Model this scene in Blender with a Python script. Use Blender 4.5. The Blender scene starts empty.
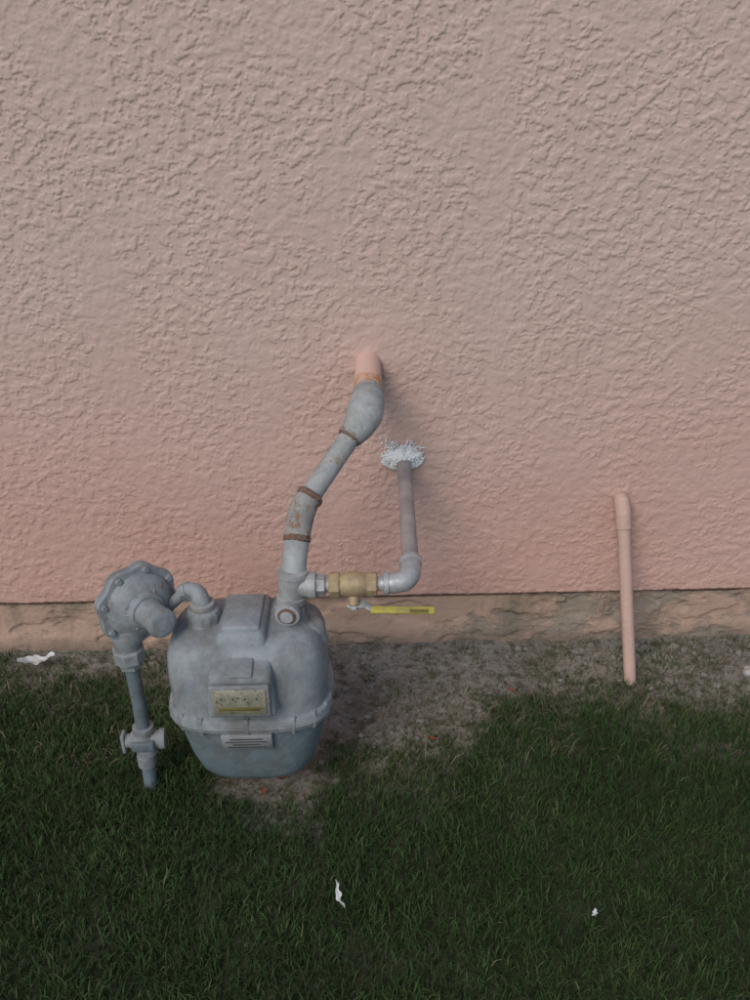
import bpy, bmesh, math, random
import numpy as np
from mathutils import Matrix, Vector, noise
random.seed(7); rng=np.random.default_rng(7)
scene=bpy.context.scene
scene.view_settings.view_transform='Standard'
try: scene.view_settings.look='None'
except Exception: pass
scene.view_settings.exposure=0

# ------------------------------------------------------------------ materials
class NT:
    def __init__(s,name):
        s.m=bpy.data.materials.new(name); s.m.use_nodes=True
        s.t=s.m.node_tree; s.b=s.t.nodes['Principled BSDF']
        s.co=s.t.nodes.new('ShaderNodeTexCoord').outputs['Object']
    def n(s,ty,**k):
        nd=s.t.nodes.new(ty)
        for a,v in k.items():
            if a in nd.inputs: nd.inputs[a].default_value=v
            else: setattr(nd,a,v)
        return nd
    def l(s,a,b): s.t.links.new(a,b)
    def noise(s,scale,detail=3,rough=.55,dist=0,vec=None):
        nd=s.n('ShaderNodeTexNoise',Scale=scale,Detail=detail,Roughness=rough,Distortion=dist)
        s.l(vec or s.co,nd.inputs['Vector']); return nd.outputs['Fac']
    def stretch(s,sc):
        m=s.n('ShaderNodeMapping'); m.inputs['Scale'].default_value=sc
        s.l(s.co,m.inputs['Vector']); return m.outputs['Vector']
    def ramp(s,fac,a,b,ca=(0,0,0,1),cb=(1,1,1,1)):
        r=s.n('ShaderNodeValToRGB'); e=r.color_ramp.elements
        e[0].position=a; e[1].position=b; e[0].color=ca; e[1].color=cb
        s.l(fac,r.inputs['Fac']); return r.outputs['Color']
    def mix(s,fac,a,b,mode='MIX'):
        m=s.n('ShaderNodeMix'); m.data_type='RGBA'; m.blend_type=mode
        for v,i in ((fac,0),(a,6),(b,7)):
            if isinstance(v,(int,float)): m.inputs[i].default_value=v
            elif isinstance(v,tuple): m.inputs[i].default_value=(*v[:3],1)
            else: s.l(v,m.inputs[i])
        return m.outputs[2]
    def math(s,op,a,b=0.0):
        m=s.n('ShaderNodeMath'); m.operation=op
        for v,i in ((a,0),(b,1)):
            if isinstance(v,(int,float)): m.inputs[i].default_value=v
            else: s.l(v,m.inputs[i])
        return m.outputs[0]
    def bump(s,h,dist,strength=1.0,prev=None):
        b=s.n('ShaderNodeBump',Strength=strength,Distance=dist)
        s.l(h,b.inputs['Height'])
        if prev: s.l(prev,b.inputs['Normal'])
        return b.outputs['Normal']
    def done(s,col,rough=.8,metal=0.0,nor=None,spec=.3):
        if isinstance(col,tuple): s.b.inputs['Base Color'].default_value=(*col[:3],1)
        else: s.l(col,s.b.inputs['Base Color'])
        if isinstance(rough,(int,float)): s.b.inputs['Roughness'].default_value=rough
        else: s.l(rough,s.b.inputs['Roughness'])
        s.b.inputs['Metallic'].default_value=metal
        s.b.inputs['Specular IOR Level'].default_value=spec
        if nor: s.l(nor,s.b.inputs['Normal'])
        return s.m

def stucco_mat(name,coarse):
    s=NT(name)
    big=s.noise(1.3,2); fine=s.noise(330,1,.6)
    sp=s.n('ShaderNodeSeparateXYZ'); s.l(s.co,sp.inputs[0])
    # paler, greyer pink higher on the wall
    zz=s.math('ADD',sp.outputs['Z'],s.math('MULTIPLY',s.math('SUBTRACT',big,.5),.9))
    fade=s.ramp(zz,.12,1.15)
    base=s.mix(fade,(.60,.360,.295),(.59,.445,.385))
    base=s.mix(s.ramp(s.noise(4.2,4),.35,.7),base,s.mix(.14,base,(.75,.57,.50)))
    base=s.mix(s.math('MULTIPLY',s.ramp(fine,.50,.75),.16),base,(.40,.28,.23))
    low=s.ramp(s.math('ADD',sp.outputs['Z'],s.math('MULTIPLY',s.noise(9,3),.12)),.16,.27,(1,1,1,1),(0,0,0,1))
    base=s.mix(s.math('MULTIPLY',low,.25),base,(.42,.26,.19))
    nor=s.bump(fine,.0008,.8)
    if coarse:
        nor=s.bump(s.ramp(s.noise(40,4,.6,.8),.44,.58),.0028,1.0,nor)
    return s.done(base,.9,0,nor,.15)
def foundation_mat():
    s=NT('painted_foundation')
    sp=s.n('ShaderNodeSeparateXYZ'); s.l(s.co,sp.inputs[0])
    n=s.noise(7,7,.68,.3,s.stretch((1,1,2.0)))
    xr=s.math('MULTIPLY',s.ramp(sp.outputs['X'],.05,.45),.10)
    wear=s.ramp(s.math('ADD',n,xr),.56,.66)
    pink=s.mix(s.noise(14,5),(.52,.35,.27),(.43,.30,.22))
    conc=s.mix(s.noise(30,6,.7),(.18,.165,.13),(.38,.32,.26))
    c=s.mix(s.math('MULTIPLY',wear,.85),pink,conc)
    stain=s.ramp(s.noise(5,6,.7,.5,s.stretch((1,1,.5))),.53,.66)
    c=s.mix(s.math('MULTIPLY',stain,.55),c,(.16,.14,.10))
    bottom_mix=s.ramp(s.math('ADD',sp.outputs['Z'],s.math('MULTIPLY',s.noise(16,5),.08)),.03,.08,(1,1,1,1),(0,0,0,1))
    c=s.mix(s.math('MULTIPLY',bottom_mix,.6),c,(.19,.16,.125))  # darker brown towards the bottom of the foundation
    h=s.math('ADD',s.noise(60,5,.65),s.math('MULTIPLY',wear,-.8))
    return s.done(c,.92,0,s.bump(h,.004),.15)
def metal_paint(name,c1,c2,rust=.62,rustc=(.20,.095,.045),rough=.55,metal=0.0,scale=1,soft=.05,grime=.5):
    s=NT(name)
    c=s.mix(s.ramp(s.noise(22*scale,4,.6,.5),.35,.68),c1,c2)
    c=s.mix(s.math('MULTIPLY',s.ramp(s.noise(140,3,.7),.55,.75),.4),c,tuple(x*1.45 for x in c1))
    g=s.ramp(s.noise(13*scale,6,.75,.4,s.stretch((1,1,.6))),.43,.63)
    gc=sum(c1)/3
    c=s.mix(s.math('MULTIPLY',g,grime),c,(gc*.50,gc*.45,gc*.38))
    r=s.ramp(s.noise(38*scale,5,.7,.4),rust,rust+soft)
    c=s.mix(r,c,s.mix(s.noise(160,2),rustc,tuple(x*1.7 for x in rustc)))
    h=s.math('ADD',s.noise(120,3),s.math('MULTIPLY',r,-.5))
    return s.done(c,s.math('ADD',s.math('MULTIPLY',g,.25),rough),metal,s.bump(h,.0014,.8),.35)
M={}
M['stucco']=stucco_mat('salmon_stucco',False); M['stucco_far']=stucco_mat('salmon_stucco_outer',True); M['found']=foundation_mat()
M['meter']=metal_paint('grey_meter_enamel',(.235,.262,.280),(.325,.348,.360),.64,(.17,.12,.085),soft=.08,grime=.6)
M['bowl']=metal_paint('blue_grey_enamel',(.135,.18,.20),(.185,.23,.25),.70)
M['reg']=metal_paint('grey_regulator_paint',(.235,.26,.275),(.34,.355,.36),.62,(.17,.11,.07),grime=.65,soft=.08)
M['pipe']=metal_paint('grey_painted_pipe',(.33,.355,.36),(.43,.435,.42),.58,(.24,.15,.095),soft=.09)
M['galv']=metal_paint('galvanized_steel',(.40,.41,.42),(.54,.54,.54),.68,rough=.45,metal=.3)
M['steel']=metal_paint('weathered_steel_pipe',(.34,.30,.285),(.43,.39,.37),.66,rough=.5,metal=.15,grime=.35)
M['rust']=metal_paint('rusty_iron',(.19,.12,.09),(.26,.19,.15),.50,(.13,.07,.042),rough=.8,scale=2)
M['rustband']=metal_paint('rusty_fitting_band',(.34,.345,.34),(.34,.31,.27),.54,(.20,.115,.07),rough=.8,scale=1.6,soft=.08)
M['brass']=metal_paint('brass',(.58,.43,.24),(.46,.33,.18),.70,(.25,.17,.09),rough=.5,metal=.35)
M['yellow']=metal_paint('yellow_vinyl',(.52,.44,.07),(.42,.36,.07),.68,(.2,.15,.05),rough=.6)
M['pink']=metal_paint('salmon_painted_pipe',(.62,.41,.335),(.55,.37,.30),.80,rough=.75,grime=.2)
M['dark']=NT('dark_marking').done((.06,.06,.065),.7)
M['print']=NT('worn_black_print').done((.16,.13,.04),.7)
M['plate']=metal_paint('label_plate',(.33,.34,.34),(.24,.26,.27),.70)
M['white']=NT('white_litter').done((.68,.68,.66),.8)
def stub_pink():
    s=NT('salmon_paint_over_rust')
    sp=s.n('ShaderNodeSeparateXYZ'); s.l(s.co,sp.inputs[0])
    v=s.math('ADD',s.math('MULTIPLY',sp.outputs['Y'],-1),s.math('MULTIPLY',s.math('SUBTRACT',s.noise(55,5),.5),.12))
    r=s.ramp(v,.098,.108)
    c=s.mix(r,(.72,.48,.40),s.mix(s.ramp(s.noise(70),.40,.58),(.58,.27,.12),(.60,.42,.32)))
    return s.done(c,.75,0,s.bump(s.noise(150),.001),.3)
M['stub']=stub_pink()
def window_mat():
    s=NT('dirty_index_glass')
    c=s.mix(s.ramp(s.noise(45,5,.6,1),.35,.65),(.36,.33,.24),(.22,.21,.16))
    c=s.mix(s.ramp(s.noise(130,3),.6,.68),c,(.09,.085,.07))
    return s.done(c,.35,0,None,.5)
M['glass']=window_mat()
M['dial']=NT('faded_dial_face').done((.24,.235,.19),.6)
def foam_mat():
    s=NT('white_spray_foam'); return s.done(s.mix(s.noise(60),(.84,.84,.82),(.76,.75,.73)),.9,0,None,.1)
M['foam']=foam_mat()
def ground_mat():
    s=NT('dirt_and_soil')
    a=s.n('ShaderNodeAttribute'); a.attribute_name='lawn'
    fin=s.noise(90,3,.7); md=s.noise(30,4,.7)
    dirt=s.mix(s.ramp(s.noise(6,3),.35,.65),(.16,.14,.115),(.27,.245,.21))
    dirt=s.mix(s.ramp(fin,.42,.66),dirt,s.mix(.5,dirt,(.37,.34,.30)))
    dirt=s.mix(s.ramp(md,.50,.64),dirt,(.11,.10,.065))
    soil=s.mix(md,(.034,.040,.022),(.062,.066,.036))
    k=s.math('ADD',a.outputs['Fac'],s.math('MULTIPLY',s.math('SUBTRACT',md,.5),.9))
    c=s.mix(s.ramp(k,.15,.95),dirt,soil)
    return s.done(c,.95,0,s.bump(md,.012),.1)
M['ground']=ground_mat()
def blade_mat(name,ca,cb,cc):
    s=NT(name); a=s.n('ShaderNodeAttribute'); a.attribute_name='tint'
    r=s.n('ShaderNodeValToRGB'); e=r.color_ramp.elements
    e[0].color=(*ca,1); e[1].color=(*cc,1); e[0].position=0; e[1].position=1
    m=e.new(.74); m.color=(*cb,1)
    s.l(a.outputs['Fac'],r.inputs['Fac'])
    return s.done(r.outputs['Color'],.65,0,None,.2)
M['grass']=blade_mat('lawn_blades',(.028,.056,.018),(.064,.108,.034),(.18,.18,.09))
M['straw']=blade_mat('straw_blades',(.16,.13,.08),(.27,.23,.15),(.38,.34,.26))

# ------------------------------------------------------------------ helpers
def empty(name,loc):
    e=bpy.data.objects.new(name,None); e.location=loc; e.empty_display_size=.05
    scene.collection.objects.link(e); return e
def link(name,me,mat,parent=None,smooth=True):
    if mat: me.materials.append(mat)
    if smooth:
        me.polygons.foreach_set('use_smooth',[True]*len(me.polygons))
    o=bpy.data.objects.new(name,me); scene.collection.objects.link(o)
    if parent:
        o.parent=parent; o.matrix_parent_inverse=Matrix.Translation(parent.location).inverted()
    return o
def autosm(o,ang=35):
    me=o.data; bm=bmesh.new(); bm.from_mesh(me)
    for e in bm.edges:
        if len(e.link_faces)==2 and e.calc_face_angle(0)>math.radians(ang): e.smooth=False
    bm.to_mesh(me); bm.free()
def rings(name,ringlist,mat,parent,cap=True,ang=40):
    bm=bmesh.new(); prev=None
    for R in ringlist:
        cur=[bm.verts.new(p) for p in R]
        if prev:
            n=len(cur)
            for i in range(n): bm.faces.new((prev[i],prev[(i+1)%n],cur[(i+1)%n],cur[i]))
        elif cap: bm.faces.new(cur[::-1])
        prev=cur
    if cap: bm.faces.new(prev)
    bmesh.ops.recalc_face_normals(bm,faces=bm.faces)
    me=bpy.data.meshes.new(name); bm.to_mesh(me); bm.free()
    o=link(name,me,mat,parent); autosm(o,ang); return o
def frame(d,up=None):
    d=d.normalized(); u=up or Vector((0,0,1))
    if abs(d.dot(u))>.95: u=Vector((0,1,0))
    a=d.cross(u).normalized(); b=a.cross(d).normalized(); return a,b
def lathe(name,p0,p1,prof,mat,parent,seg=32,wob=0,ang=40,lobe=None):
    p0=Vector(p0); d=(Vector(p1)-p0).normalized(); a,b=frame(d)
    RL=[]
    for t,r in prof:
        RL.append([p0+d*(t+wob*.02*noise.noise(Vector((i*.5,7,3))))+(a*math.cos(2*math.pi*i/seg)+b*math.sin(2*math.pi*i/seg))*r*(1+wob*noise.noise(Vector((i*.9,t*140,3)))+(lobe(2*math.pi*i/seg,r) if lobe else 0)) for i in range(seg)])
    return rings(name,RL,mat,parent,ang=ang)
def cyl(name,p0,p1,r,mat,parent,seg=32,bev=.002,r2=None):
    L=(Vector(p1)-Vector(p0)).length; r2=r if r2 is None else r2
    return lathe(name,p0,p1,[(0,r-bev),(bev,r),(L-bev,r2),(L,r2-bev)],mat,parent,seg)
def catmull(pts,n=8):
    P=[Vector(p) for p in pts]; P=[P[0]*2-P[1]]+P+[P[-1]*2-P[-2]]; out=[]
    for i in range(1,len(P)-2):
        for k in range(n):
            t=k/n; a,b,c,d=P[i-1:i+3]
            out.append(.5*((2*b)+(c-a)*t+(2*a-5*b+4*c-d)*t*t+(3*b-a-3*c+d)*t**3))
    out.append(P[-2]); return out
def tube(name,pts,r,mat,parent,seg=24,n=8,smoothpath=True):
    path=catmull(pts,n)
    rr=[r]*len(path) if not isinstance(r,(list,tuple)) else list(np.interp(np.linspace(0,len(pts)-1,len(path)),range(len(pts)),r))
    d0=(path[1]-path[0]).normalized(); a,b=frame(d0); RL=[]
    for i,p in enumerate(path):
        d=(path[min(i+1,len(path)-1)]-path[max(i-1,0)]).normalized()
        a=(a-d*a.dot(d)).normalized(); b=d.cross(a)
        RL.append([p+(a*math.cos(2*math.pi*k/seg)+b*math.sin(2*math.pi*k/seg))*rr[i] for k in range(seg)])
    return rings(name,RL,mat,parent)
def se_ring(cx,cy,z,hw,hd,n=3.0,N=88,tilt=0):
    out=[]
    for i in range(N):
        t=2*math.pi*i/N; c,s=math.cos(t),math.sin(t)
        x=math.copysign(abs(c)**(2/n),c)*hw; y=math.copysign(abs(s)**(2/n),s)*hd
        out.append(Vector((cx+x,cy+y,z+tilt*y)))
    return out
def hull_box(name,corners,mat,parent,bev=.006,seg=3):
    bm=bmesh.new(); v=[bm.verts.new(c) for c in corners]
    for f in ((3,2,1,0),(4,5,6,7),(0,1,5,4),(1,2,6,5),(2,3,7,6),(3,0,4,7)): bm.faces.new([v[i] for i in f])
    bmesh.ops.recalc_face_normals(bm,faces=bm.faces)
    if bev: bmesh.ops.bevel(bm,geom=bm.edges[:],offset=bev,segments=seg,profile=.5,affect='EDGES')
    me=bpy.data.meshes.new(name); bm.to_mesh(me); bm.free()
    o=link(name,me,mat,parent); autosm(o,50); return o
def box(name,x0,x1,y0,y1,z0,z1,mat,parent,bev=.003,seg=2):
    return hull_box(name,[(x0,y0,z0),(x1,y0,z0),(x1,y1,z0),(x0,y1,z0),(x0,y0,z1),(x1,y0,z1),(x1,y1,z1),(x0,y1,z1)],mat,parent,bev,seg)
def hexnut(name,p0,p1,r,mat,parent,sides=6):
    L=(Vector(p1)-Vector(p0)).length
    return lathe(name,p0,p1,[(0,r*.88),(L*.12,r),(L*.88,r),(L,r*.88)],mat,parent,sides,ang=20)
_g=np.random.default_rng(3).uniform(0,2*np.pi,(512,512)); _gx,_gy=np.cos(_g),np.sin(_g)
def pn(x,y):
    xi=np.floor(x).astype(int); yi=np.floor(y).astype(int); fx=x-xi; fy=y-yi
    u=fx**3*(fx*(fx*6-15)+10); v=fy**3*(fy*(fy*6-15)+10)
    def g(i,j,a,b): I=(xi+i)%512; J=(yi+j)%512; return _gx[I,J]*a+_gy[I,J]*b
    return (g(0,0,fx,fy)*(1-u)+g(1,0,fx-1,fy)*u)*(1-v)+(g(0,1,fx,fy-1)*(1-u)+g(1,1,fx-1,fy-1)*u)*v
def fbm(x,y,o=3,r=.5):
    s=0;a=1
    for k in range(o): s=s+a*pn(x*2**k+17.3*k,y*2**k+9.1*k); a*=r
    return s
def sstep(a,b,x):
    t=np.clip((x-a)/(b-a),0,1); return t*t*(3-2*t)

# ------------------------------------------------------------------ house
house=empty('stucco_house',(1,0,0))
def edge_z(x): return .139+.0016*pn(x*14,x*0+.5)+.0016*pn(x*60,x*0+4.5)+.003*pn(x*2.5,x*0+9.5)
x=np.linspace(-1.35,1.35,1301); tz=np.linspace(0,1,801)
X,Tt=np.meshgrid(x,tz); E=edge_z(X); Z=E+Tt*(1.75-E)
wx=X+.004*fbm(X*30+5,Z*30,2); wz=Z+.004*fbm(X*30,Z*30+31,2)
a=fbm(wx*44,wz*50,4,.62); b=fbm(X*120+9,Z*130,2,.6); c=fbm(X*15,Z*15+3,2)
dens=.16*fbm(X*6+8,Z*5+2,2)
patch=sstep(-.36,.02,fbm(X*6.5+2,Z*5.5+7,3))
amp=.78+.34*sstep(.3,1.3,Z)
hh=(sstep(-.02,.13,a+dens)*.0019+b*.0007+a*.0004)*amp
flat=sstep(-.30,.0,a)*.0008+b*.0004
H=hh*(.3+.7*patch)+flat*(1-patch)*.7+c*.0008
Y=.001-H
lip=sstep(0,1,np.clip((Z-E)/.006,0,1)); Y=Y+(1-lip)*.004
nr,nc=X.shape
v=np.stack([X,Y,Z],-1).reshape(-1,3)
lipv=np.stack([x,np.full_like(x,.0305),E[0]+.002],-1)
v=np.concatenate([v,lipv])
idx=np.arange(nr*nc).reshape(nr,nc)
q=np.stack([idx[:-1,:-1],idx[:-1,1:],idx[1:,1:],idx[1:,:-1]],-1).reshape(-1,4)
li=nr*nc+np.arange(nc); q=np.concatenate([q,np.stack([li[:-1],li[1:],idx[0,1:],idx[0,:-1]],-1)])
def fastmesh(name,v,q):
    me=bpy.data.meshes.new(name); me.vertices.add(len(v)); me.vertices.foreach_set('co',v.reshape(-1).astype(np.float32))
    me.loops.add(q.size); me.loops.foreach_set('vertex_index',q.reshape(-1).astype(np.int32))
    me.polygons.add(len(q)); me.polygons.foreach_set('loop_start',np.arange(len(q),dtype=np.int32)*q.shape[1])
    me.update(calc_edges=True); return me
link('front_wall',fastmesh('front_wall',v,q),M['stucco'],house,True)
box('wall_left_part',-6,-1.3495,.0,.03,.139,3.1,M['stucco_far'],house,0)
box('wall_right_part',1.3495,8,.0,.03,.139,3.1,M['stucco_far'],house,0)
box('wall_upper_part',-1.3495,1.3495,.0,.03,1.7495,3.1,M['stucco_far'],house,0)
box('wall_core',-6,8,.031,6,.13,3.1,M['stucco_far'],house,0)
fx=np.linspace(-1.6,1.6,800); fz=np.linspace(-.1,.1285,58)
FX,FZ=np.meshgrid(fx,fz)
chip=sstep(.06,.20,fbm(FX*7,FZ*13+3,4,.55)+.12*sstep(0,.4,FX))
FY=.0135-.0030*fbm(FX*3,FZ*6,2)-.0012*fbm(FX*30,FZ*30,3)+.0055*chip-.008*sstep(.075,.02,FZ+.03*fbm(FX*9,FX*0,2))
idx=np.arange(FX.size).reshape(FX.shape); q=np.stack([idx[:-1,:-1],idx[:-1,1:],idx[1:,1:],idx[1:,:-1]],-1).reshape(-1,4)
link('foundation_face',fastmesh('foundation_face',np.stack([FX,FY,FZ],-1).reshape(-1,3),q),M['found'],house)
box('house_foundation',-5.98,7.98,.026,5.98,-.4,.1285,M['found'],house,0)
roof_m=NT('roof_tile').done((.30,.20,.15),.85)
hull_box('roof',[(-6.1,-.08,3.102),(8.1,-.08,3.102),(8.1,6.1,3.102),(-6.1,6.1,3.102),(-4,2.6,4.3),(6,2.6,4.3),(6,3.4,4.3),(-4,3.4,4.3)],roof_m,house,0)

# ------------------------------------------------------------------ ground
ex=[-6,-1.2,-.65,-.5,-.40,-.32,-.15,-.10,.10,.22,.42,.57,.70,.9,1.3,6]
ey=[-.02,-.02,-.03,-.06,-.12,-.37,-.42,-.31,-.31,-.20,-.12,-.12,-.19,-.22,-.20,-.16]
def lawn_edge(x): return np.interp(x,ex,ey)
def nz(x,y,s,o=0): return noise.noise(Vector((x*s,y*s,o)))
def gz(x,y):
    d=lawn_edge(x)-y
    z=.006*min(1,max(0,d/.2))+.007*nz(x,y,4)+.004*nz(x,y,17,5)
    if abs(x)<1.6 and y>-1.9: z+=.0026*nz(x,y,50,9)+.0012*nz(x,y,120,2)
    return z-.006
gx=np.concatenate([-1.6-np.geomspace(.05,250,26)[::-1],np.linspace(-1.6,1.6,420),1.6+np.geomspace(.05,250,26)])
gy=np.concatenate([-2.0-np.geomspace(.05,250,26)[::-1],np.linspace(-2.0,-.6,90)[:-1],np.linspace(-.6,.03,120),.03+np.geomspace(.05,250,22)])
V=[];law=[]
for y in gy:
    for x in gx:
        V.append((x,y,gz(x,y) if y<.1 else -.01))
        d=(lawn_edge(x)-y)+.14*nz(x,y,9,2)+.08*nz(x,y,30,3)
        law.append(min(1,max(0,d/.30+.15)))
W=len(gx);F=[(j*W+i,j*W+i+1,(j+1)*W+i+1,(j+1)*W+i) for j in range(len(gy)-1) for i in range(W-1)]
me=bpy.data.meshes.new('ground'); me.from_pydata(V,[],F)
at=me.attributes.new('lawn','FLOAT','POINT'); at.data.foreach_set('value',law)
link('ground',me,M['ground'])

# ------------------------------------------------------------------ grass
def blades(name,pos,length,width,lean,mat,tint):
    n=len(pos); ang=rng.uniform(0,2*np.pi,n); la=rng.uniform(0,2*np.pi,n)
    side=np.stack([np.cos(ang),np.sin(ang),np.zeros(n)],1)*(width/2)[:,None]
    ld=np.stack([np.cos(la),np.sin(la),np.zeros(n)],1)
    up=np.array([0,0,1.0])
    base=pos
    mid=base+up*(length*.55*np.cos(lean*.5))[:,None]+ld*(length*.55*np.sin(lean*.5))[:,None]
    tip=mid+up*(length*.45*np.cos(lean*1.3))[:,None]+ld*(length*.45*np.sin(lean*1.3))[:,None]
    v=np.stack([base-side,base+side,mid-side*.8,mid+side*.8,tip],1).reshape(-1,3)
    k=np.arange(n)*5
    loops=np.stack([k,k+1,k+3,k+2,k+2,k+3,k+4],1).reshape(-1)
    me=bpy.data.meshes.new(name); me.vertices.add(n*5); me.vertices.foreach_set('co',v.reshape(-1))
    me.loops.add(n*7); me.loops.foreach_set('vertex_index',loops)
    me.polygons.add(n*2)
    st=np.stack([np.arange(n)*7,np.arange(n)*7+4],1).reshape(-1)
    me.polygons.foreach_set('loop_start',st)
    me.update(calc_edges=True)
    at=me.attributes.new('tint','FLOAT','POINT'); at.data.foreach_set('value',np.repeat(tint,5))
    return link(name,me,mat,None,False)
pts=[];L=[];T=[]
def scatter(n,x0,x1,y0,y1,sc=1):
    X=rng.uniform(x0,x1,n); Y=rng.uniform(y0,y1,n)
    for x,y in zip(X,Y):
        d=lawn_edge(x)-y+.10*nz(x,y,8,2)+.10*nz(x,y,25,4)
        p=min(1,max(0,(d+.08)/.24))**1.2
        clump=nz(x,y,11,7)+.5*nz(x,y,28,8)
        if d<.05:
            w=.03
            if (x-.68)**2/.02+(y+.07)**2/.004<1: w=.5
            if (x-.12)**2/.005+(y+.2)**2/.007<1: w=.30
            if (x-.45)**2/.02+(y+.11)**2/.003<1: w=.28
            if x>.4: w=max(w,.24+.40*clump)
            if clump>.2: w=max(w,.28)
            if x<-.45: w=.34+.4*clump
            p=max(p,w)
        if ((x+.21)/.13)**2+((y+.46)/.045)**2<1: p*=.15
        if rng.random()<p*(.82+.35*clump):
            pts.append((x,y,gz(x,y)-.002))
            L.append((.017+.021*rng.random()+.008*clump)*sc*(0.45+.55*min(1,max(0,d/.13))))
            T.append(min(1,max(0,.38+.21*rng.standard_normal()+.25*nz(x,y,5,11)+.15*clump+.25*max(0,1-max(0,d)/.2))))
scatter(205000,-1.4,1.4,-1.25,-.0)
scatter(20000,-1.8,1.8,-1.9,-1.25,1.2)
scatter(20000,-3.2,-1.4,-1.9,-.03,1.3); scatter(20000,1.4,3.2,-1.9,-.03,1.3)
pts=np.array(pts);L=np.maximum(np.array(L),.006);T=np.array(T);n=len(pts)
blades('lawn_grass',pts,L,rng.uniform(.0014,.0028,n),rng.uniform(.2,1.25,n),M['grass'],T)
sp=[];
for i in range(4600):
    x=rng.uniform(-1.0,1.3); y=rng.uniform(-.42,-.0)
    if nz(x,y,7,21)>-.02 or rng.random()<.15 or (x-.4)**2/.03+(y+.07)**2/.004<1: sp.append((x,y,gz(x,y)+.001))
sp=np.array(sp); n=len(sp)
blades('dry_grass_straw',sp,rng.uniform(.010,.055,n),rng.uniform(.0008,.0018,n),rng.uniform(1.0,1.5,n),M['straw'],rng.uniform(0,.9,n))

# gravel
bm=bmesh.new()
for i in range(1100):
    x=rng.uniform(-.6,1.4); y=rng.uniform(-.42,-.0)
    if y<lawn_edge(x)-.06: continue
    r=.0015+.0080*rng.random()**3.8
    m=Matrix.Translation((x,y,gz(x,y)+r*.3))@Matrix.Rotation(rng.uniform(0,6),4,'Z')@Matrix.Diagonal((r*rng.uniform(.8,1.5),r,r*.7,1))
    res=bmesh.ops.create_icosphere(bm,subdivisions=1,radius=1,matrix=m)
    for v in res['verts']: v.co+=Vector(rng.uniform(-.22,.22,3))*r
me=bpy.data.meshes.new('gravel'); bm.to_mesh(me); bm.free()
s=NT('gravel_stone'); gm=s.done(s.mix(s.noise(18,2),(.14,.125,.105),(.32,.30,.265)),.9)
link('gravel',me,gm,None,False)
bm=bmesh.new(); res=bmesh.ops.create_icosphere(bm,subdivisions=3,radius=1)
for v in bm.verts:
    c0=v.co.copy(); v.co=Vector((.868+c0.x*.020,-.148+c0.y*.016,.008+c0.z*.013))+c0*0.009*noise.noise(c0*1.7)
me=bpy.data.meshes.new('rock'); bm.to_mesh(me); bm.free()
s=NT('pale_rock'); link('rock',me,s.done(s.mix(s.noise(60,4),(.36,.34,.31),(.52,.50,.47)),.9,0,s.bump(s.noise(90,4),.003)),None)

# ------------------------------------------------------------------ gas meter
gm_=empty('gas_meter',(-.238,-.45,.06))
cx,cy=-.240,-.45
low=[(.074,.070,.050),(.077,.088,.065),(.085,.101,.076),(.10,.112,.084),(.135,.124,.091),(.18,.134,.096),(.215,.139,.099),(.232,.141,.100)]
rings('lower_case',[se_ring(cx,cy,z,w,d,3.2) for z,w,d in low],M['bowl'],gm_)
fl=[(.226,.143,.102),(.228,.151,.110),(.238,.1535,.1125),(.240,.152,.111),(.242,.1535,.1125),(.252,.152,.110),(.256,.146,.104)]
rings('case_flange',[se_ring(cx,cy,z,w,d,3.4) for z,w,d in fl],M['meter'],gm_)
up=[(.252,.143,.101),(.262,.1435,.1015),(.30,.1445,.1015),(.335,.1445,.1005),(.362,.142,.098),(.380,.136,.092),(.393,.126,.081),(.400,.112,.067),(.403,.085,.042)]
rings('upper_case',[se_ring(cx,cy,z,w,d,3.8) for z,w,d in up],M['meter'],gm_)
for i,p in enumerate(se_ring(cx,cy,.24,.147,.106,3.4,16)):
    lathe('flange_bolt_%d'%i,p+Vector((0,0,-.02)),p+Vector((0,0,.024)),[(0,.004),(.006,.0055),(.012,.0075),(.032,.0075),(.036,.0065),(.039,.005)],M['meter'],gm_,6,ang=20)
hull_box('top_pad',[(-.294,-.540,.36),(-.190,-.540,.36),(-.190,-.37,.36),(-.294,-.37,.36),(-.284,-.518,.420),(-.200,-.518,.420),(-.200,-.385,.416),(-.284,-.385,.416)],M['meter'],gm_,.011,4)
hull_box('pad_cover',[(-.277,-.510,.416),(-.207,-.510,.416),(-.207,-.395,.412),(-.277,-.395,.412),(-.275,-.508,.426),(-.209,-.508,.426),(-.209,-.397,.422),(-.275,-.397,.422)],M['meter'],gm_,.003,2)
hull_box('index_housing',[(-.302,-.584,.284),(-.180,-.584,.284),(-.176,-.50,.268),(-.306,-.50,.268),(-.296,-.574,.368),(-.186,-.574,.368),(-.190,-.50,.394),(-.292,-.50,.394)],M['meter'],gm_,.010,4)
box('index_window_frame',-.293,-.189,-.588,-.578,.292,.358,M['reg'],gm_,.003)
box('index_window',-.287,-.195,-.5905,-.583,.298,.352,M['glass'],gm_,.001,1)
for k in range(4):
    c=-.272+k*.0205
    cyl('dial_%d'%k,(c,-.590,.334),(c,-.5913,.334),.0072,M['dial'],gm_,20,.0004)
    cyl('dial_pointer_%d'%k,(c,-.591,.334),(c,-.5920,.334),.002,M['dark'],gm_,8,.0003)
box('index_caption',-.278,-.207,-.5915,-.59,.3085,.316,M['print'],gm_,.0003,1)
lab=hull_box('label_plate',[(-.288,-.5535,.184),(-.196,-.5535,.184),(-.196,-.540,.184),(-.288,-.540,.184),(-.288,-.5635,.224),(-.196,-.5635,.224),(-.196,-.540,.224),(-.288,-.540,.224)],M['plate'],gm_,.001,1)
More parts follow.
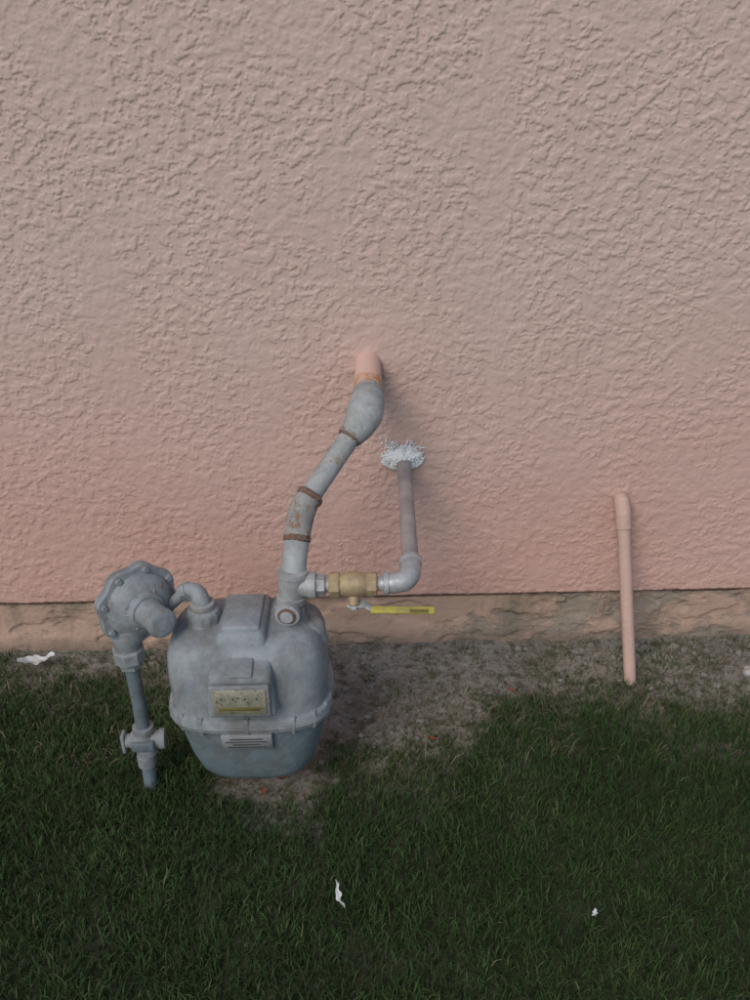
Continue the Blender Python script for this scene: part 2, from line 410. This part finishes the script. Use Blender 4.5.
for k in range(4):
    z=.191+k*.0080; y=-.5536-(z-.184)/.040*.010
    w=[.07,.05,.076,.06][k]
    box('label_text_%d'%k,cx-.003-w/2,cx-.003+w/2,y-.0012,y+.002,z,z+.0020,M['dark'],gm_,0)
hull_box('badge_plate',[(-.262,-.578,.370),(-.218,-.578,.370),(-.218,-.55,.370),(-.262,-.55,.370),(-.262,-.563,.377),(-.218,-.563,.377),(-.218,-.54,.384),(-.262,-.54,.384)],M['meter'],gm_,.002,2)
for nm,px,py in (('inlet',-.316,-.45),('outlet',-.158,-.445)):
    lathe(nm+'_neck',(px,py,.355),(px,py,.5),[(0,.047),(.02,.043),(.035,.037),(.048,.031),(.058,.029),(.060,.026)],M['meter'],gm_)
    lathe(nm+'_union_nut',(px,py,.404),(px,py,.5),[(0,.027),(.003,.031),(.016,.031),(.022,.029),(.026,.023),(.028,.019)],M['reg'],gm_,12,ang=20)
lathe('rear_lug',(-.120,-.455,.36),(-.120,-.455,.5),[(0,.028),(.02,.024),(.034,.021),(.038,.016)],M['meter'],gm_)

# ------------------------------------------------------------------ regulator
rg=empty('gas_pressure_regulator',(-.44,-.45,.43))
c0=Vector((-.438,-.435,.434)); ax=Vector((.62,-.76,.06)).normalized(); a,b=frame(ax)
q=c0-ax*.045
def lb(t,r): return .045*math.cos(8*(t)-8*2*math.pi*.4/8) if r>.066 else 0
lathe('diaphragm_housing',q,q+ax,[(0,.022),(.001,.036),(.008,.052),(.024,.062),(.036,.063),(.0365,.0745),(.047,.0765),(.048,.0735),(.049,.0765),(.058,.0745),(.0585,.063),(.064,.061),(.078,.046),(.082,.036),(.094,.031)],M['reg'],rg,64,ang=25,lobe=lb)
lathe('spring_tower',q+ax*.088,q+ax,[(0,.029),(.01,.0255),(.045,.0245),(.047,.027),(.058,.027),(.062,.024),(.064,.017)],M['reg'],rg)
for i in range(8):
    t=2*math.pi*(i+.4)/8; p=q+(a*math.cos(t)+b*math.sin(t))*.0690
    hexnut('housing_bolt_%d'%i,p+ax*.030,p+ax*.065,.0058,M['reg'],rg)
for i in range(6):
    t=2*math.pi*(i+.1)/6; r_=a*math.cos(t)+b*math.sin(t); s_=ax.cross(r_)*.0022
    p1=q+ax*.084+r_*.028; p2=q+ax*.0585+r_*.058
    hull_box('stiffening_rib_%d'%i,[p1-s_-ax*.01,p2-s_,p2+s_,p1+s_-ax*.01,p1-s_+ax*.008,p2-s_+ax*.006,p2+s_+ax*.006,p1+s_+ax*.008],M['reg'],rg,.001,1)
tube('valve_body',[(-.452,-.445,.41),(-.460,-.448,.375),(-.464,-.45,.345),(-.464,-.45,.325)],[.038,.033,.022,.020],M['reg'],rg)
hexnut('inlet_union',(-.464,-.45,.345),(-.464,-.45,.315),.030,M['reg'],rg,8)
hexnut('inlet_bushing',(-.464,-.45,.318),(-.464,-.45,.300),.023,M['reg'],rg,6)
tube('outlet_pipe',[(-.42,-.42,.400),(-.385,-.422,.415),(-.362,-.425,.437),(-.345,-.43,.455),(-.326,-.44,.457),(-.317,-.45,.445),(-.316,-.45,.43)],[.0105,.0105,.0105,.0115,.0150,.0165,.0165],M['reg'],rg)
hexnut('outlet_nut',(-.352,-.427,.447),(-.340,-.433,.456),.0185,M['reg'],rg,6)
lathe('outlet_cap_band',(-.316,-.45,.428),(-.316,-.45,.5),[(0,.021),(.002,.0225),(.013,.0225),(.015,.019)],M['rustband'],rg)

# ------------------------------------------------------------------ riser
rs=empty('gas_riser_pipe',(-.466,-.45,0))
tube('riser_pipe',[(-.464,-.45,.31),(-.462,-.45,.2),(-.464,-.452,.10),(-.469,-.455,-.08)],.0135,M['bowl'],rs)
lathe('stopcock_body',(-.463,-.45,.155),(-.463,-.45,0),[(0,.016),(.002,.0205),(.014,.0205),(.016,.018),(.026,.022),(.044,.022),(.054,.018),(.056,.0205),(.070,.0205),(.072,.016)],M['reg'],rs)
lathe('stopcock_barrel',(-.500,-.457,.122),(-.42,-.447,.118),[(0,.010),(.001,.013),(.010,.014),(.012,.018),(.024,.019),(.056,.019),(.064,.017),(.066,.021),(.076,.020),(.079,.014)],M['reg'],rs)
box('lock_wing',-.506,-.499,-.468,-.446,.098,.142,M['reg'],rs,.002)
box('lock_wing_body',-.485,-.44,-.4775,-.45,.109,.131,M['bowl'],rs,.004)
lathe('riser_coupling',(-.466,-.452,.083),(-.467,-.453,0),[(0,.016),(.002,.018),(.026,.018),(.028,.015)],M['reg'],rs)

# ------------------------------------------------------------------ main house line
hl=empty('house_gas_pipe',(-.05,-.2,.6))
cyl('wall_stub',(-.009,.01,.727),(-.009,-.168,.716),.0275,M['stub'],hl)
tube('street_elbow',[(-.009,-.152,.717),(-.011,-.180,.712),(-.017,-.206,.698),(-.029,-.226,.682),(-.044,-.240,.667)],[.029,.0335,.0360,.031,.0235],M['pipe'],hl)
lathe('elbow_top_bead',(-.009,-.146,.7175),(-.009,-.25,.710),[(0,.0275),(.002,.0300),(.007,.0300),(.009,.028)],M['rustband'],hl,wob=.05)
d=(Vector((-.116,-.32,.593))-Vector((-.045,-.24,.667))).normalized()
s0=Vector((-.040,-.234,.672))
lathe('elbow_bead',s0,s0+d,[(0,.024),(.002,.0262),(.009,.0255),(.011,.023)],M['rustband'],hl,wob=.06)
lathe('elbow_rust_ring',s0+d*.009,s0+d,[(0,.0222),(.001,.0234),(.005,.0230),(.007,.0203)],M['rust'],hl,wob=.10)
e1=Vector((-.122,-.330,.586))
cyl('diagonal_pipe',s0,e1,.0200,M['pipe'],hl)
lathe('coupling_rust_band',e1-d*.010,e1+d,[(0,.021),(.002,.0252),(.005,.0264),(.008,.025),(.010,.0258),(.013,.025),(.015,.021)],M['rust'],hl,wob=.12)
tube('lower_elbow',[tuple(e1),(-.132,-.348,.574),(-.139,-.372,.557),(-.143,-.396,.535)],[.0235,.025,.025,.0235],M['rustband'],hl)
d2=(Vector((-.149,-.430,.490))-Vector((-.143,-.396,.535))).normalized(); e2=Vector((-.142,-.393,.539))
lathe('lower_rust_ring',e2-d2*.003,e2+d2,[(0,.023),(.002,.0252),(.005,.0245),(.007,.0254),(.010,.0248),(.012,.022)],M['rust'],hl,wob=.12)
tube('lower_nipple',[tuple(e2),(-.147,-.418,.508),(-.150,-.434,.485),(-.152,-.44,.470)],.0225,M['pipe'],hl)
lathe('tee_run',(-.150,-.436,.498),(-.157,-.443,.42),[(0,.022),(.002,.027),(.012,.0275),(.014,.0245),(.052,.0245),(.054,.0275),(.066,.027),(.068,.021)],M['galv'],hl)
lathe('tee_branch',(-.152,-.44,.466),(-.1,-.44,.466),[(0,.02),(.024,.021),(.030,.0245),(.042,.0245),(.044,.019)],M['galv'],hl)
lathe('tee_front_plug',(-.157,-.445,.430),(-.162,-.49,.428),[(0,.020),(.022,.0205),(.024,.0225),(.036,.0225),(.038,.018),(.0375,.012),(.042,.012),(.043,.009)],M['galv'],hl)
lathe('plug_rust_face',(-.1605,-.482,.4285),(-.1622,-.50,.428),[(0,.0165),(.001,.0172),(.002,.015)],M['rust'],hl)

# ------------------------------------------------------------------ ball valve
bv=empty('ball_valve',(-.05,-.44,.466))
z=.466
hexnut('left_union',(-.112,-.44,z),(-.092,-.44,z),.020,M['galv'],bv,6)
cyl('left_nipple',(-.095,-.44,z),(-.075,-.44,z),.0135,M['galv'],bv)
hexnut('valve_left_end',(-.086,-.44,z),(-.066,-.44,z),.0235,M['brass'],bv,8)
lathe('valve_body',(-.068,-.44,z),(0,-.44,z),[(0,.018),(.004,.0205),(.012,.0225),(.026,.024),(.040,.0225),(.048,.0195),(.052,.017)],M['brass'],bv)
hexnut('valve_right_end',(-.019,-.44,z),(.001,-.44,z),.0220,M['brass'],bv,8)
cyl('stem_housing',(-.042,-.446,z-.012),(-.042,-.458,z-.034),.0105,M['brass'],bv,20)
hexnut('stem_nut',(-.042,-.457,z-.033),(-.042,-.461,z-.041),.0085,M['galv'],bv,6)
hull_box('handle_root',[(-.054,-.463,.430),(-.020,-.463,.429),(-.020,-.448,.437),(-.054,-.448,.437),(-.054,-.464,.4325),(-.020,-.464,.4315),(-.020,-.449,.4395),(-.054,-.449,.4395)],M['galv'],bv,.0008,1)
hull_box('handle_step',[(-.024,-.463,.429),(-.008,-.466,.421),(-.008,-.453,.427),(-.024,-.449,.437),(-.024,-.464,.4315),(-.008,-.467,.4235),(-.008,-.454,.4295),(-.024,-.450,.4395)],M['galv'],bv,.0008,1)
hull_box('yellow_handle',[(-.012,-.468,.4200),(.103,-.472,.4180),(.103,-.458,.4235),(-.012,-.454,.4255),(-.012,-.470,.4250),(.103,-.474,.4230),(.103,-.460,.4285),(-.012,-.456,.4305)],M['yellow'],bv,.002,3)
hull_box('handle_lettering',[(.058,-.4725,.4242),(.092,-.4735,.4236),(.092,-.467,.4262),(.058,-.466,.4268),(.058,-.4715,.4247),(.092,-.4722,.4241),(.092,-.467,.4267),(.058,-.466,.4273)],M['print'],bv,0)

# ------------------------------------------------------------------ branch pipe to the wall
bp=empty('branch_gas_pipe',(.06,-.2,.48))
cyl('short_nipple',(-.002,-.44,z),(.022,-.44,z),.0135,M['galv'],bp)
tube('elbow_fitting',[(.016,-.44,.466),(.034,-.44,.467),(.050,-.437,.470),(.060,-.424,.474),(.063,-.402,.477),(.063,-.388,.478)],[.0185,.019,.0195,.0195,.019,.0185],M['galv'],bp)
lathe('elbow_bead_a',(.012,-.44,.466),(.05,-.44,.466),[(0,.017),(.001,.0215),(.009,.0215),(.010,.017)],M['galv'],bp)
lathe('elbow_bead_b',(.063,-.395,.478),(.063,-.3,.481),[(0,.017),(.001,.0215),(.009,.0215),(.010,.016)],M['galv'],bp)
cyl('wall_pipe',(.063,-.40,.478),(.066,.01,.498),.0155,M['steel'],bp)

# spray foam round the pipe where it enters the wall
bm=bmesh.new()
def blob(x,y,z,rx,ry,rz,rot=0,sub=1,j=.18):
    m=Matrix.Translation((x,y,z))@Matrix.Rotation(rot,4,'Y')@Matrix.Diagonal((rx,ry,rz,1))
    r=bmesh.ops.create_icosphere(bm,subdivisions=sub,radius=1,matrix=m)
    for v in r['verts']: v.co+=Vector(rng.uniform(-j,j,3))*min(rx,rz)
for i in range(300):
    t=rng.uniform(0,2*math.pi); u=rng.random()**.6
    e=1+.7*noise.noise(Vector((math.cos(t)*2,math.sin(t)*2,4)))
    blob(.063+math.cos(t)*.038*u*e,-.003-.012*(1-u)*rng.random(),.509+math.sin(t)*.025*u*e,.003+.005*rng.random(),.003+.008*(1-u),.003+.004*rng.random(),0,2)
for i in range(900):
    t=rng.uniform(0,2*math.pi); e=1+.8*noise.noise(Vector((math.cos(t)*2.6,math.sin(t)*2.6,9)))
    R0=(.62+abs(rng.normal())*.34)*e
    if math.sin(t)<0: R0=min(R0,1.1)
    x=.063+math.cos(t)*.042*R0; zz=.511+math.sin(t)*.027*R0
    rr=rng.uniform(.0006,.0018)
    blob(x,-.002-.006*rng.random(),zz,rr*rng.uniform(1.2,5),.0014,rr,-math.atan2(math.sin(t),math.cos(t))+rng.normal()*.9)
me=bpy.data.meshes.new('spray_foam'); bm.to_mesh(me); bm.free(); link('spray_foam',me,M['foam'])

# ------------------------------------------------------------------ pink stub pipe on the right
pk=empty('drain_pipe',(.56,-.05,.2))
A=Vector((.5555,-.024,.398)); B=Vector((.5870,-.178,-.06)); dd=(B-A).normalized()
tube('pipe_cap_elbow',[(.5545,.012,.3960),(.5545,-.004,.3980),(.5548,-.016,.3970),(.5555,-.024,.388),tuple(A+dd*.026),tuple(A+dd*.06)],[.0150,.0165,.0178,.0182,.0178,.0172],M['pink'],pk,n=6)
cyl('downpipe',tuple(A+dd*.045),tuple(B),.0145,M['pink'],pk,r2=.0135)
lathe('elbow_rim',tuple(A+dd*.054),tuple(B),[(0,.016),(.001,.0180),(.007,.0178),(.008,.0145)],M['pink'],pk)

# ------------------------------------------------------------------ litter
def leafobj(name,x,y,z,w,l,rot,mat,curl=.3,tilt=.2,cr=.002):
    bm=bmesh.new(); N=14; rowsv=[]
    for i in range(N+1):
        t=i/N; ww=w*math.sin(math.pi*min(.97,max(.05,t)))**.7*(.8+.7*noise.noise(Vector((t*5,x,y))))
        zz=curl*l*(t-.5)**2
        rowsv.append([bm.verts.new((ww*s_+cr*2*noise.noise(Vector((t*4,3,x))),l*(t-.5),zz+abs(s_)*w*.4+cr*noise.noise(Vector((t*6,s_*3,x))))) for s_ in (-1,-.6,-.2,.1,.5,1)])
    for a_,b_ in zip(rowsv,rowsv[1:]):
        for k in range(5): bm.faces.new((a_[k],a_[k+1],b_[k+1],b_[k]))
    bmesh.ops.transform(bm,matrix=Matrix.Translation((x,y,z))@Matrix.Rotation(rot,4,'Z')@Matrix.Rotation(tilt,4,'X'),verts=bm.verts)
    me=bpy.data.meshes.new(name); bm.to_mesh(me); bm.free(); return link(name,me,mat)
leafobj('paper_scrap',-.820,-.070,.020,.018,.085,2.0,M['white'],.3,.15,.008)
leafobj('white_feather',-.076,-.75,.030,.0045,.050,.35,M['white'],.8,.3,.004)
leafobj('white_petal',.355,-.79,.026,.005,.014,-.6,M['white'])
red=NT('dead_red_leaf').done((.24,.065,.035),.7)
for x,y,r in ((-.233,-.49,.3),(.112,-.35,1.2),(-.20,-.455,2.1),(.30,-.2,.9)):
    leafobj('fallen_leaf',x,y,.012,.004,.022,r,red)

# ------------------------------------------------------------------ light, sky, camera
el,az=math.radians(42),math.radians(-28)
sd=Vector((math.sin(az)*math.cos(el),-math.cos(az)*math.cos(el),math.sin(el)))
w=bpy.data.worlds.new('World'); scene.world=w; w.use_nodes=True
sky=w.node_tree.nodes.new('ShaderNodeTexSky'); sky.sky_type='NISHITA'; sky.sun_disc=False
sky.sun_elevation=el; sky.sun_rotation=math.atan2(sd.x,sd.y)
bg=w.node_tree.nodes['Background']; bg.inputs['Strength'].default_value=.125
w.node_tree.links.new(sky.outputs[0],bg.inputs['Color'])
ld=bpy.data.lights.new('sun','SUN'); ld.energy=1.45; ld.angle=math.radians(30); ld.color=(1,.93,.83)
lo=bpy.data.objects.new('sun',ld); scene.collection.objects.link(lo)
lo.rotation_euler=sd.to_track_quat('Z','Y').to_euler(); lo.location=sd*10
cd=bpy.data.cameras.new('camera'); cam=bpy.data.objects.new('camera',cd); scene.collection.objects.link(cam)
cd.sensor_fit='VERTICAL'; cd.sensor_height=24; cd.lens=21.6; cd.clip_end=1000; cd.clip_start=.02
cam.matrix_world=Matrix.Translation((0,-1.8,1.36))@Matrix.Rotation(math.radians(62),4,'X')@Matrix.Rotation(math.radians(-1.2),4,'Z')
scene.camera=cam
